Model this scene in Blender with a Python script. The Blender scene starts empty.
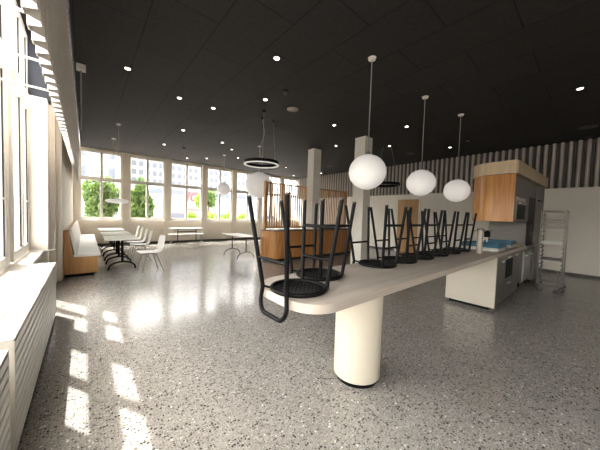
import bpy, bmesh, math, random
from mathutils import Vector, Matrix, Euler

random.seed(7)
C = bpy.context.scene.collection
SC = bpy.context.scene
PI = math.pi

# ------------------------------------------------------------------ camera
HC = 1.5
F_PX, YAW, PITCH, ROLL = 252.73, 0.70437, 0.041442, 0.031941
cam_d = bpy.data.cameras.new('camera')
cam = bpy.data.objects.new('camera', cam_d)
C.objects.link(cam)
cam_d.sensor_fit = 'HORIZONTAL'
cam_d.sensor_width = 36.0
cam_d.lens = 36.0 * F_PX / 600.0
cam_d.clip_start = 0.02
cam_d.clip_end = 300
_B = Matrix(((1, 0, 0), (0, 0, -1), (0, 1, 0)))
_M = (Matrix(((math.cos(ROLL), -math.sin(ROLL), 0), (math.sin(ROLL), math.cos(ROLL), 0), (0, 0, 1)))
      @ Matrix(((1, 0, 0), (0, math.cos(PITCH), -math.sin(PITCH)), (0, math.sin(PITCH), math.cos(PITCH))))
      @ _B
      @ Matrix(((math.cos(YAW), -math.sin(YAW), 0), (math.sin(YAW), math.cos(YAW), 0), (0, 0, 1))))
_R = _M.transposed()
_col = [_R.col[0], -_R.col[1], -_R.col[2]]
_W = Matrix((( _col[0][0], _col[1][0], _col[2][0], 0),
             ( _col[0][1], _col[1][1], _col[2][1], 0),
             ( _col[0][2], _col[1][2], _col[2][2], HC),
             (0, 0, 0, 1)))
cam.matrix_world = _W
SC.camera = cam

# ------------------------------------------------------------------ world, sun, exposure
world = bpy.data.worlds.new('sky_world')
SC.world = world
world.use_nodes = True
wn = world.node_tree.nodes
wl = world.node_tree.links
for n in list(wn):
    wn.remove(n)
sky = wn.new('ShaderNodeTexSky')
sky.sky_type = 'NISHITA'
sky.sun_disc = False
sky.sun_elevation = math.radians(61)
sky.sun_rotation = math.radians(-30)
sky.air_density = 1.0
sky.dust_density = 2.5
hsv = wn.new('ShaderNodeHueSaturation')
hsv.inputs['Saturation'].default_value = 0.22
bg = wn.new('ShaderNodeBackground')
bg.inputs['Strength'].default_value = 0.85
wo = wn.new('ShaderNodeOutputWorld')
wl.new(sky.outputs[0], hsv.inputs['Color'])
warm = wn.new('ShaderNodeMix')
warm.data_type = 'RGBA'
warm.blend_type = 'MULTIPLY'
warm.inputs[0].default_value = 1.0
warm.inputs[7].default_value = (1.08, 0.98, 0.875, 1)
wl.new(hsv.outputs[0], warm.inputs[6])
wl.new(warm.outputs[2], bg.inputs[0])
wl.new(bg.outputs[0], wo.inputs[0])

sun_d = bpy.data.lights.new('sun', 'SUN')
sun_d.energy = 4.8
sun_d.angle = math.radians(0.6)
sun_d.color = (1.0, 0.96, 0.90)
sun = bpy.data.objects.new('sun', sun_d)
C.objects.link(sun)
SUN_DIR = Vector((0.27, -0.47, -1.0)).normalized()
sun.rotation_euler = SUN_DIR.to_track_quat('-Z', 'Y').to_euler()

def portal(loc, rot, sx, sy):
    d = bpy.data.lights.new('daylight_portal', 'AREA')
    d.shape = 'RECTANGLE'
    d.size = sx
    d.size_y = sy
    d.cycles.is_portal = True
    o = bpy.data.objects.new('daylight_portal', d)
    o.location = loc
    o.rotation_euler = rot
    C.objects.link(o)
portal((4.8, 12.97, 2.4), (-PI / 2, 0, 0), 11.6, 2.9)       # along the window wall, facing the room (-y)
portal((-0.80, 1.3, 2.5), (0, -PI / 2, 0), 3.8, 10.6)        # along the left wall, facing the room (+x)

SC.view_settings.view_transform = 'Standard'
SC.view_settings.look = 'None'
SC.view_settings.gamma = 1.0
SC.view_settings.use_curve_mapping = False
SC.view_settings.exposure = 1.85
SC.cycles.max_bounces = 10
SC.cycles.diffuse_bounces = 5
SC.cycles.glossy_bounces = 4
SC.cycles.transparent_max_bounces = 16
SC.cycles.sample_clamp_indirect = 8.0
SC.cycles.caustics_reflective = False
SC.cycles.caustics_refractive = False

# ------------------------------------------------------------------ materials
def new_mat(name):
    m = bpy.data.materials.new(name)
    m.use_nodes = True
    nt = m.node_tree
    b = nt.nodes.get('Principled BSDF')
    return m, nt, b

def N(nt, t, **kw):
    n = nt.nodes.new(t)
    for k, v in kw.items():
        if k in n.inputs.keys():
            n.inputs[k].default_value = v
        else:
            setattr(n, k, v)
    return n

def ramp(nt, stops, interp='LINEAR'):
    n = nt.nodes.new('ShaderNodeValToRGB')
    cr = n.color_ramp
    cr.interpolation = interp
    while len(cr.elements) < len(stops):
        cr.elements.new(0.5)
    for e, (p, c) in zip(cr.elements, stops):
        e.position = p
        e.color = (*c, 1) if len(c) == 3 else c
    return n

def simple(name, col, rough=0.5, metal=0.0, noise=0.06, nscale=6.0, spec=0.5, bump=0.0, emit=None, estr=0.0):
    m, nt, b = new_mat(name)
    tc = N(nt, 'ShaderNodeTexCoord')
    no = N(nt, 'ShaderNodeTexNoise')
    no.inputs['Scale'].default_value = nscale
    no.inputs['Detail'].default_value = 4
    nt.links.new(tc.outputs['Object'], no.inputs['Vector'])
    lo = tuple(max(0, c * (1 - noise)) for c in col)
    hi = tuple(min(1, c * (1 + noise)) for c in col)
    r = ramp(nt, [(0.3, lo), (0.7, hi)])
    nt.links.new(no.outputs['Fac'], r.inputs[0])
    nt.links.new(r.outputs[0], b.inputs['Base Color'])
    b.inputs['Roughness'].default_value = rough
    b.inputs['Metallic'].default_value = metal
    b.inputs['Specular IOR Level'].default_value = spec
    if bump:
        bp = N(nt, 'ShaderNodeBump')
        bp.inputs['Strength'].default_value = bump
        bp.inputs['Distance'].default_value = 0.01
        nt.links.new(no.outputs['Fac'], bp.inputs['Height'])
        nt.links.new(bp.outputs[0], b.inputs['Normal'])
    if emit:
        b.inputs['Emission Color'].default_value = (*emit, 1)
        b.inputs['Emission Strength'].default_value = estr
    return m

def wood(name, c1, c2, axis='Z', scale=1.0, rough=0.4, dist=2.5):
    m, nt, b = new_mat(name)
    tc = N(nt, 'ShaderNodeTexCoord')
    mp = N(nt, 'ShaderNodeMapping')
    s = {'X': (0.5, 7, 7), 'Y': (7, 0.5, 7), 'Z': (7, 7, 0.5)}[axis]
    mp.inputs['Scale'].default_value = tuple(v * scale for v in s)
    no = N(nt, 'ShaderNodeTexNoise')
    no.inputs['Scale'].default_value = 1.2
    no.inputs['Detail'].default_value = 6
    no.inputs['Distortion'].default_value = dist
    r = ramp(nt, [(0.3, c1), (0.52, tuple((a + d) / 2 for a, d in zip(c1, c2))), (0.72, c2)])
    nt.links.new(tc.outputs['Object'], mp.inputs['Vector'])
    nt.links.new(mp.outputs[0], no.inputs['Vector'])
    nt.links.new(no.outputs['Fac'], r.inputs[0])
    nt.links.new(r.outputs[0], b.inputs['Base Color'])
    b.inputs['Roughness'].default_value = rough
    return m

def terrazzo():
    m, nt, b = new_mat('terrazzo')
    tc = N(nt, 'ShaderNodeTexCoord')
    L = nt.links
    base = N(nt, 'ShaderNodeTexNoise')
    base.inputs['Scale'].default_value = 3.0
    base.inputs['Detail'].default_value = 3
    L.new(tc.outputs['Object'], base.inputs['Vector'])
    col = ramp(nt, [(0.3, (0.27, 0.252, 0.234)), (0.7, (0.32, 0.30, 0.28))])
    L.new(base.outputs['Fac'], col.inputs[0])
    cur = col.outputs[0]
    for sc, thr, stops in (
            (125, 0.50, [(0.0, (0.055, 0.050, 0.047)), (0.20, (0.15, 0.14, 0.13)), (0.42, (0.30, 0.285, 0.265)), (0.66, (0.40, 0.38, 0.355)), (0.93, (0.56, 0.54, 0.505))]),
            (56, 0.52, [(0.0, (0.050, 0.046, 0.043)), (0.18, (0.13, 0.12, 0.11)), (0.34, (0.26, 0.245, 0.225)), (0.60, (0.38, 0.36, 0.33)), (0.955, (0.62, 0.60, 0.56))])):
        v = N(nt, 'ShaderNodeTexVoronoi')
        v.inputs['Scale'].default_value = sc
        v.inputs['Randomness'].default_value = 0.9
        v.voronoi_dimensions = '2D'
        L.new(tc.outputs['Object'], v.inputs['Vector'])
        sep = N(nt, 'ShaderNodeSeparateColor')
        L.new(v.outputs['Color'], sep.inputs[0])
        rc = ramp(nt, stops, 'CONSTANT')
        L.new(sep.outputs[0], rc.inputs[0])
        # chip radius differs from cell to cell
        mul = N(nt, 'ShaderNodeMath', operation='MULTIPLY')
        L.new(sep.outputs[1], mul.inputs[0])
        mul.inputs[1].default_value = thr
        lt = N(nt, 'ShaderNodeMath', operation='LESS_THAN')
        L.new(v.outputs['Distance'], lt.inputs[0])
        L.new(mul.outputs[0], lt.inputs[1])
        mx = N(nt, 'ShaderNodeMix', data_type='RGBA')
        L.new(lt.outputs[0], mx.inputs[0])
        L.new(cur, mx.inputs[6])
        L.new(rc.outputs[0], mx.inputs[7])
        cur = mx.outputs[2]
    # fine joints between the slabs
    mp = N(nt, 'ShaderNodeMapping')
    br = N(nt, 'ShaderNodeTexBrick')
    br.offset = 0.0
    br.inputs['Scale'].default_value = 1.0
    br.inputs['Brick Width'].default_value = 0.6
    br.inputs['Row Height'].default_value = 0.6
    br.inputs['Mortar Size'].default_value = 0.0025
    L.new(tc.outputs['Object'], mp.inputs['Vector'])
    L.new(mp.outputs[0], br.inputs['Vector'])
    mx = N(nt, 'ShaderNodeMix', data_type='RGBA')
    sc_ = N(nt, 'ShaderNodeMath', operation='MULTIPLY')
    L.new(br.outputs['Fac'], sc_.inputs[0])
    sc_.inputs[1].default_value = 0.35
    L.new(sc_.outputs[0], mx.inputs[0])
    L.new(cur, mx.inputs[6])
    mx.inputs[7].default_value = (0.16, 0.15, 0.14, 1)
    L.new(mx.outputs[2], b.inputs['Base Color'])
    rn = ramp(nt, [(0.3, (0.15,) * 3), (0.7, (0.21,) * 3)])
    L.new(base.outputs['Fac'], rn.inputs[0])
    L.new(rn.outputs[0], b.inputs['Roughness'])
    b.inputs['Specular IOR Level'].default_value = 0.46
    return m

def ceiling_mat():
    m, nt, b = new_mat('acoustic_panel')
    L = nt.links
    tc = N(nt, 'ShaderNodeTexCoord')
    sp = N(nt, 'ShaderNodeSeparateXYZ')
    cb = N(nt, 'ShaderNodeCombineXYZ')
    L.new(tc.outputs['Object'], sp.inputs[0])
    ax = N(nt, 'ShaderNodeMath', operation='ADD')
    ay = N(nt, 'ShaderNodeMath', operation='ADD')
    ax.inputs[1].default_value = 0.21 + 6.8
    ay.inputs[1].default_value = 0.53 + 12.3
    L.new(sp.outputs[0], ax.inputs[0])
    L.new(sp.outputs[1], ay.inputs[0])
    L.new(ay.outputs[0], cb.inputs[0])
    L.new(ax.outputs[0], cb.inputs[1])
    br = N(nt, 'ShaderNodeTexBrick')
    br.offset = 0.5
    br.inputs['Scale'].default_value = 1.0
    br.inputs['Brick Width'].default_value = 1.23
    br.inputs['Row Height'].default_value = 0.69
    br.inputs['Mortar Size'].default_value = 0.009
    br.inputs['Color1'].default_value = (0.0190, 0.0172, 0.0165, 1)
    br.inputs['Color2'].default_value = (0.0225, 0.0205, 0.0198, 1)
    br.inputs['Mortar'].default_value = (0.003, 0.003, 0.003, 1)
    L.new(cb.outputs[0], br.inputs['Vector'])
    no = N(nt, 'ShaderNodeTexNoise')
    no.inputs['Scale'].default_value = 28
    no.inputs['Detail'].default_value = 6
    L.new(tc.outputs['Object'], no.inputs['Vector'])
    r = ramp(nt, [(0.3, (0.7, 0.7, 0.7)), (0.7, (1.3, 1.3, 1.3))])
    L.new(no.outputs['Fac'], r.inputs[0])
    mx = N(nt, 'ShaderNodeMix', data_type='RGBA', blend_type='MULTIPLY')
    mx.inputs[0].default_value = 1.0
    L.new(br.outputs['Color'], mx.inputs[6])
    L.new(r.outputs[0], mx.inputs[7])
    L.new(mx.outputs[2], b.inputs['Base Color'])
    b.inputs['Roughness'].default_value = 0.78
    b.inputs['Specular IOR Level'].default_value = 0.30
    return m

def glass_mat():
    m, nt, b = new_mat('window_glass')
    nt.nodes.remove(b)
    out = nt.nodes['Material Output']
    tr = N(nt, 'ShaderNodeBsdfTransparent')
    tr.inputs[0].default_value = (0.96, 0.98, 0.98, 1)
    gl = N(nt, 'ShaderNodeBsdfGlossy')
    gl.inputs['Roughness'].default_value = 0.02
    lw = N(nt, 'ShaderNodeLayerWeight')
    lw.inputs['Blend'].default_value = 0.5
    pw = N(nt, 'ShaderNodeMath', operation='POWER')
    pw.inputs[1].default_value = 6.0
    nt.links.new(lw.outputs['Facing'], pw.inputs[0])
    ma = N(nt, 'ShaderNodeMath', operation='MULTIPLY_ADD')
    ma.inputs[1].default_value = 0.45
    ma.inputs[2].default_value = 0.03
    nt.links.new(pw.outputs[0], ma.inputs[0])
    mx = N(nt, 'ShaderNodeMixShader')
    nt.links.new(ma.outputs[0], mx.inputs[0])
    nt.links.new(tr.outputs[0], mx.inputs[1])
    nt.links.new(gl.outputs[0], mx.inputs[2])
    nt.links.new(mx.outputs[0], out.inputs[0])
    return m

def perforated(name, col, spacing, radius):
    """dark metal with a grid of real see-through holes"""
    m, nt, b = new_mat(name)
    L = nt.links
    tc = N(nt, 'ShaderNodeTexCoord')
    v = N(nt, 'ShaderNodeTexVoronoi')
    v.voronoi_dimensions = '2D'
    v.inputs['Scale'].default_value = 1.0 / spacing
    v.inputs['Randomness'].default_value = 0.0
    L.new(tc.outputs['Object'], v.inputs['Vector'])
    lt = N(nt, 'ShaderNodeMath', operation='GREATER_THAN')
    L.new(v.outputs['Distance'], lt.inputs[0])
    lt.inputs[1].default_value = radius / spacing
    L.new(lt.outputs[0], b.inputs['Alpha'])
    b.inputs['Base Color'].default_value = (*col, 1)
    b.inputs['Roughness'].default_value = 0.45
    return m

def leaf_mat(name, c1, c2):
    m, nt, b = new_mat(name)
    L = nt.links
    tc = N(nt, 'ShaderNodeTexCoord')
    no = N(nt, 'ShaderNodeTexNoise')
    no.inputs['Scale'].default_value = 5.0
    L.new(tc.outputs['Object'], no.inputs['Vector'])
    r = ramp(nt, [(0.35, c1), (0.65, c2)])
    L.new(no.outputs['Fac'], r.inputs[0])
    L.new(r.outputs[0], b.inputs['Base Color'])
    b.inputs['Roughness'].default_value = 0.5
    tl = N(nt, 'ShaderNodeBsdfTranslucent')
    L.new(r.outputs[0], tl.inputs[0])
    mx = N(nt, 'ShaderNodeMixShader')
    mx.inputs[0].default_value = 0.45
    L.new(b.outputs[0], mx.inputs[1])
    L.new(tl.outputs[0], mx.inputs[2])
    L.new(mx.outputs[0], nt.nodes['Material Output'].inputs[0])
    return m

def opal(name, strength):
    m, nt, b = new_mat(name)
    tc = N(nt, 'ShaderNodeTexCoord')
    no = N(nt, 'ShaderNodeTexNoise')
    no.inputs['Scale'].default_value = 2.0
    nt.links.new(tc.outputs['Object'], no.inputs['Vector'])
    r = ramp(nt, [(0.3, (0.84, 0.82, 0.80)), (0.7, (0.88, 0.86, 0.84))])
    nt.links.new(no.outputs['Fac'], r.inputs[0])
    nt.links.new(r.outputs[0], b.inputs['Base Color'])
    b.inputs['Roughness'].default_value = 0.45
    b.inputs['Emission Color'].default_value = (1.0, 0.955, 0.92, 1)
    b.inputs['Emission Strength'].default_value = strength
    return m

M = {}
M['terrazzo'] = terrazzo()
M['ceiling'] = ceiling_mat()
M['glass'] = glass_mat()
M['wall'] = simple('warm_white_plaster', (0.80, 0.75, 0.68), 0.7, noise=0.03, nscale=2)
M['right_wall'] = simple('greige_plaster', (0.84, 0.795, 0.73), 0.7, noise=0.03, nscale=2)
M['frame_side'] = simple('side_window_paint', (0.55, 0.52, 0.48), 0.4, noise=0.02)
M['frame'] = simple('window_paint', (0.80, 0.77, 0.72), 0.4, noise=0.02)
M['sill_panel'] = simple('cream_panel', (0.80, 0.74, 0.64), 0.5, noise=0.03, nscale=2)
M['left_wall'] = simple('left_wall_plaster', (0.76, 0.71, 0.64), 0.7, noise=0.03, nscale=2)
M['navy'] = simple('dark_blue_paint', (0.020, 0.024, 0.036), 0.6)
M['skirt'] = simple('dark_skirting', (0.06, 0.052, 0.045), 0.5)
M['column'] = simple('column_paint', (0.86, 0.82, 0.755), 0.6, noise=0.03, nscale=2)
M['radiator'] = simple('radiator_enamel', (0.58, 0.55, 0.505), 0.35, noise=0.02)
M['band'] = simple('perforated_white_metal', (0.80, 0.755, 0.70), 0.45, noise=0.05, nscale=60)
M['corrugated'] = simple('corrugated_metal', (0.66, 0.62, 0.57), 0.38, 0.3, noise=0.05, nscale=3)
M['valley_shade'] = simple('valley_shade_metal', (0.17, 0.155, 0.14), 0.5, 0.3, noise=0.1, nscale=60)  # darker cladding metal, shade of the corrugation valleys put into the colour
M['black'] = simple('black_powder_coat', (0.0055, 0.0055, 0.006), 0.45, noise=0.15, nscale=40, spec=0.10)
M['black_perf'] = perforated('black_perforated_seat', (0.0055, 0.0055, 0.006), 0.040, 0.0100)
M['dark_iron'] = simple('dark_iron', (0.045, 0.042, 0.042), 0.45)
M['chrome'] = simple('brushed_steel', (0.50, 0.485, 0.46), 0.30, 0.9, noise=0.06, nscale=30)
M['chair_leg'] = simple('chair_leg_steel', (0.24, 0.23, 0.215), 0.35, 0.6)
M['rack_steel'] = simple('dull_rack_steel', (0.155, 0.147, 0.135), 0.42, 0.45, noise=0.06, nscale=30)
M['steel_panel'] = simple('steel_front', (0.165, 0.157, 0.145), 0.42, 0.6, noise=0.05, nscale=8)
M['dark_top'] = simple('dark_bar_top', (0.055, 0.050, 0.045), 0.4)
M['grey_panel'] = simple('grey_panel', (0.15, 0.142, 0.13), 0.45, noise=0.04)
M['slot'] = simple('dark_recess', (0.018, 0.016, 0.015), 0.5, spec=0.15)
M['oven_glass'] = simple('oven_glass', (0.010, 0.010, 0.010), 0.5, noise=0.1, spec=0.05)
M['cream_front'] = simple('cream_laminate', (0.52, 0.475, 0.405), 0.4, noise=0.02, nscale=3)
M['column_leg'] = simple('cream_column_leg', (0.66, 0.60, 0.49), 0.42, noise=0.02, nscale=3)
M['counter'] = wood('limed_wood_top', (0.40, 0.345, 0.295), (0.55, 0.485, 0.425), 'X', 0.55, 0.36, 1.2)
M['counter_edge'] = wood('limed_wood_edge', (0.44, 0.37, 0.31), (0.58, 0.50, 0.42), 'X', 0.8, 0.45, 0.8)
M['oak'] = wood('warm_oak', (0.34, 0.135, 0.036), (0.54, 0.255, 0.080), 'Z', 0.7, 0.4)
M['slat_oak'] = wood('slat_oak', (0.46, 0.225, 0.080), (0.66, 0.37, 0.15), 'Z', 0.7, 0.45)
M['bench_wood'] = wood('bench_oak', (0.42, 0.21, 0.07), (0.58, 0.33, 0.13), 'Z', 0.7, 0.4)
M['burl'] = wood('figured_veneer', (0.38, 0.145, 0.030), (0.62, 0.30, 0.080), 'Z', 0.55, 0.30, 4.5)
M['light_wood'] = wood('pale_ash', (0.56, 0.42, 0.26), (0.70, 0.56, 0.38), 'Z', 0.8, 0.4, 1.0)
M['door_wood'] = wood('door_oak', (0.40, 0.21, 0.08), (0.56, 0.34, 0.15), 'Z', 0.5, 0.45)
M['cushion'] = simple('white_leatherette', (0.82, 0.80, 0.76), 0.45, noise=0.03, nscale=4, bump=0.1)
M['table_top'] = simple('pale_grey_laminate', (0.72, 0.70, 0.65), 0.3, noise=0.03)
M['white_plastic'] = simple('white_plastic', (0.82, 0.80, 0.76), 0.35, noise=0.02)
M['blue'] = simple('blue_crate_plastic', (0.003, 0.085, 0.155), 0.45, noise=0.1)
M['tray_white'] = simple('tray_white', (0.50, 0.49, 0.46), 0.45)
M['dispenser'] = simple('taupe_plastic', (0.36, 0.32, 0.27), 0.4)
M['yellow'] = simple('yellow_cloth', (0.62, 0.55, 0.22), 0.8, noise=0.15, nscale=20, bump=0.4)
M['opal'] = opal('opal_glass', 0.085)
M['opal_dim'] = opal('opal_glass_far', 0.08)
M['lens'] = simple('lit_lens', (0.9, 0.9, 0.88), 0.4, emit=(1.0, 0.93, 0.82), estr=6.0)
M['lens_off'] = simple('pale_lens', (0.75, 0.70, 0.64), 0.5)
M['brown_disc'] = simple('taupe_grille', (0.30, 0.245, 0.205), 0.7)
M['dark_disc'] = simple('dark_grille', (0.07, 0.065, 0.06), 0.7)
M['cord'] = simple('grey_cord', (0.35, 0.34, 0.33), 0.5)
M['asphalt'] = simple('street_asphalt', (0.26, 0.255, 0.25), 0.9, nscale=1)
M['facade'] = simple('white_render', (0.30, 0.30, 0.30), 0.8, noise=0.03, nscale=0.5)
M['facade_glass'] = simple('facade_glass', (0.09, 0.105, 0.135), 0.35)
M['red'] = simple('red_sign', (0.72, 0.05, 0.05), 0.5)
M['car_red'] = simple('car_red', (0.24, 0.03, 0.025), 0.25)
M['car_dark'] = simple('car_dark', (0.07, 0.08, 0.11), 0.2)
M['car_white'] = simple('car_white', (0.78, 0.78, 0.78), 0.25)
M['tyre'] = simple('tyre_rubber', (0.02, 0.02, 0.02), 0.8)
M['leaf'] = leaf_mat('leaf_green', (0.030, 0.075, 0.012), (0.13, 0.20, 0.035))
M['leaf_lime'] = leaf_mat('leaf_lime', (0.12, 0.22, 0.018), (0.26, 0.36, 0.04))
M['bark'] = simple('bark', (0.14, 0.10, 0.07), 0.9)

# ------------------------------------------------------------------ mesh helpers
class MB:
    def __init__(s):
        s.v = []
        s.f = []
        s.sm = []
    def add(s, vs, fs, smooth=False):
        o = len(s.v)
        s.v += [tuple(v) for v in vs]
        s.f += [tuple(i + o for i in f) for f in fs]
        s.sm += [smooth] * len(fs)
        return s
    def box(s, x0, x1, y0, y1, z0, z1):
        vs = [(x0, y0, z0), (x1, y0, z0), (x1, y1, z0), (x0, y1, z0), (x0, y0, z1), (x1, y0, z1), (x1, y1, z1), (x0, y1, z1)]
        fs = [(0, 3, 2, 1), (4, 5, 6, 7), (0, 1, 5, 4), (1, 2, 6, 5), (2, 3, 7, 6), (3, 0, 4, 7)]
        return s.add(vs, fs)
    def obox(s, c, half, mat):
        vs = []
        for z in (-1, 1):
            for x, y in ((-1, -1), (1, -1), (1, 1), (-1, 1)):
                vs.append(Vector(c) + mat @ Vector((x * half[0], y * half[1], z * half[2])))
        fs = [(0, 3, 2, 1), (4, 5, 6, 7), (0, 1, 5, 4), (1, 2, 6, 5), (2, 3, 7, 6), (3, 0, 4, 7)]
        return s.add(vs, fs)
    def tube(s, pts, r, n=10, closed=False, caps=True):
        pts = [Vector(p) for p in pts]
        m = len(pts)
        rings = []
        prev = None
        for i, p in enumerate(pts):
            if closed:
                t = (pts[(i + 1) % m] - pts[i - 1]).normalized()
            elif i == 0:
                t = (pts[1] - p).normalized()
            elif i == m - 1:
                t = (p - pts[i - 1]).normalized()
            else:
                t = ((pts[i + 1] - p).normalized() + (p - pts[i - 1]).normalized()).normalized()
            if prev is None:
                a = Vector((0, 0, 1)) if abs(t.z) < 0.9 else Vector((1, 0, 0))
                u = t.cross(a).normalized()
            else:
                u = (prev - t * prev.dot(t)).normalized()
            prev = u
            w = t.cross(u)
            rr = r[i] if isinstance(r, (list, tuple)) else r
            rings.append([p + (u * math.cos(2 * PI * k / n) + w * math.sin(2 * PI * k / n)) * rr for k in range(n)])
        vs = [v for ring in rings for v in ring]
        fs = []
        for i in range(m if closed else m - 1):
            j = (i + 1) % m
            for k in range(n):
                k2 = (k + 1) % n
                fs.append((i * n + k, i * n + k2, j * n + k2, j * n + k))
        s.add(vs, fs, True)
        if caps and not closed:
            s.add(rings[0], [tuple(range(n))[::-1]])
            s.add(rings[-1], [tuple(range(n))])
        return s
    def lathe(s, prof, c=(0, 0, 0), n=32, smooth=True, rx=1.0, ry=1.0, caps=True):
        vs = []
        for r, z in prof:
            for k in range(n):
                a = 2 * PI * k / n
                vs.append((c[0] + r * rx * math.cos(a), c[1] + r * ry * math.sin(a), c[2] + z))
        fs = []
        for i in range(len(prof) - 1):
            for k in range(n):
                k2 = (k + 1) % n
                fs.append((i * n + k, i * n + k2, (i + 1) * n + k2, (i + 1) * n + k))
        s.add(vs, fs, smooth)
        if caps and prof[0][0] > 1e-6:
            s.add(vs[:n], [tuple(range(n))[::-1]])
        if caps and prof[-1][0] > 1e-6:
            s.add(vs[-n:], [tuple(range(n))])
        return s
    def prism(s, poly, z0, z1, smooth_side=False):
        n = len(poly)
        vs = [(x, y, z0) for x, y in poly] + [(x, y, z1) for x, y in poly]
        s.add(vs, [(i, (i + 1) % n, n + (i + 1) % n, n + i) for i in range(n)], smooth_side)
        s.add(vs, [tuple(range(n))[::-1], tuple(range(n, 2 * n))])
        return s
    def build(s, name, mat, parent=None, bevel=0.0, loc=None, rotz=0.0):
        me = bpy.data.meshes.new(name)
        me.from_pydata(s.v, [], s.f)
        me.polygons.foreach_set('use_smooth', s.sm)
        me.materials.append(M[mat] if isinstance(mat, str) else mat)
        me.update()
        o = bpy.data.objects.new(name, me)
        C.objects.link(o)
        if parent:
            o.parent = parent
        if loc is not None:
            o.location = loc
            o.rotation_euler = (0, 0, rotz)
        if bevel:
            md = o.modifiers.new('bevel', 'BEVEL')
            md.width = bevel
            md.segments = 2
            md.limit_method = 'ANGLE'
            md.angle_limit = math.radians(40)
        return o

def rrect(x0, x1, y0, y1, radii, n=10):
    """rounded rectangle, radii for corners (x0y0, x1y0, x1y1, x0y1), counter-clockwise"""
    pts = []
    cs = [(x0, y0, 1, 1, PI), (x1, y0, -1, 1, 1.5 * PI), (x1, y1, -1, -1, 0), (x0, y1, 1, -1, 0.5 * PI)]
    for (cx, cy, sx, sy, a0), r in zip(cs, radii):
        if r < 1e-4:
            pts.append((cx, cy))
            continue
        ox, oy = cx + sx * r, cy + sy * r
        for k in range(n + 1):
            a = a0 + k / n * PI / 2
            pts.append((ox + r * math.cos(a), oy + r * math.sin(a)))
    return pts

def thing(name, label, cat, loc=(0, 0, 0), rotz=0.0, group=None):
    o = bpy.data.objects.new(name, None)
    o.empty_display_size = 0.1
    C.objects.link(o)
    o.location = loc
    o.rotation_euler = (0, 0, rotz)
    o['label'] = label
    o['category'] = cat
    if group:
        o['group'] = group
    return o

def tag(o, label, cat, group=None):
    o['label'] = label
    o['category'] = cat
    if group:
        o['group'] = group
    return o

def struct(o, label, cat):
    o['kind'] = 'structure'
    o['label'] = label
    o['category'] = cat
    return o

def dup(root, loc, rotz=0.0, label=None):
    r = root.copy()
    C.objects.link(r)
    r.location = loc
    r.rotation_euler = (0, 0, rotz)
    if label:
        r['label'] = label
    for ch in list(root.children):
        c = ch.copy()
        C.objects.link(c)
        c.parent = r
        for g in list(ch.children):
            d = g.copy()
            C.objects.link(d)
            d.parent = c
    return r

# ------------------------------------------------------------------ room shell
XW, YW, XR, YB, ZC = -0.36, 12.90, 10.70, -5.2, 3.83     # left wall face, window wall, right wall, back wall, ceiling
XG = -0.75                                              # plane of the left windows

struct(MB().box(-0.9, XR + 0.3, YB - 0.2, YW + 0.30, -0.12, 0).build('floor', 'terrazzo'),
       'polished grey terrazzo floor with dark and white chips', 'floor')
struct(MB().box(-0.14, XR + 0.3, YB - 0.2, YW + 0.30, ZC, ZC + 0.15).build('ceiling', 'ceiling'),
       'black acoustic panel ceiling with fine joints', 'ceiling')
struct(MB().box(-0.90, -0.10, YB - 0.2, YW + 0.3, 4.55, 4.7).build('ceiling_recess', 'navy'),
       'dark ceiling of the recess above the left windows', 'ceiling')

# left wall: solid beyond the windows, then the stepped pier
wl_ = MB().box(-1.05, XW, 6.95, YW, 0, ZC + 0.7)
wl_.box(-0.87, -0.44, 6.80, 6.95, 0, 3.42)
wl_.box(-0.87, -0.52, 6.47, 6.80, 0, 3.42)
wl_.box(-0.87, XG - 0.03, 4.83, 5.14, 0, 4.55)
wl_.box(-0.87, XG - 0.03, YB, 6.47, 0, 0.66)
wl_.box(-0.87, XG - 0.03, 3.10, 3.34, 0.66, 4.55)
wl_.box(-0.87, XG - 0.03, 1.35, 1.62, 0.66, 4.55)
wl_.box(-0.87, XG - 0.03, -0.40, -0.15, 0.66, 4.55)
wl_.box(-0.87, XG - 0.03, -2.15, -1.90, 0.66, 4.55)
wl_.box(-0.87, XG - 0.03, YB, -3.65, 0.66, 4.55)
wl_.box(-0.87, XG - 0.03, YB, 6.47, 4.40, 4.55)
struct(wl_.build('wall_left', 'left_wall', bevel=0.004), 'warm white left wall with its stepped pier beside the bench', 'wall')
nv = MB().box(-0.87, -0.50, 6.475, 6.949, 3.42, 4.55)
struct(nv.build('trim_1', 'navy'), 'dark blue panel above the white pier behind the hanging metal band', 'panel')

# window wall
PC = [-0.30, 1.285, 2.885, 4.57, 6.18, 7.80, 9.42, 11.0]
ww = MB().box(-0.6, XR, YW, YW + 0.28, 0, 1.03)
ww.box(-0.6, XR, YW, YW + 0.28, 3.74, ZC)
for pc in PC:
    ww.box(pc - 0.12, min(pc + 0.12, XR + 0.2), YW - 0.05, YW + 0.26, 0.0, ZC)
struct(ww.build('wall_window', 'sill_panel'), 'cream window wall with slim piers between the tall windows', 'wall')
struct(MB().box(-0.35, XR, YW - 0.10, YW - 0.052, 0.975, 1.035).build('trim_2', 'frame', bevel=0.008),
       'white ledge running under the tall windows', 'ledge')
struct(MB().box(XW, XR, YW - 0.075, YW - 0.052, 0.0, 0.085).build('baseboard_window', 'skirt'), 'dark skirting under the window wall', 'baseboard')

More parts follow.
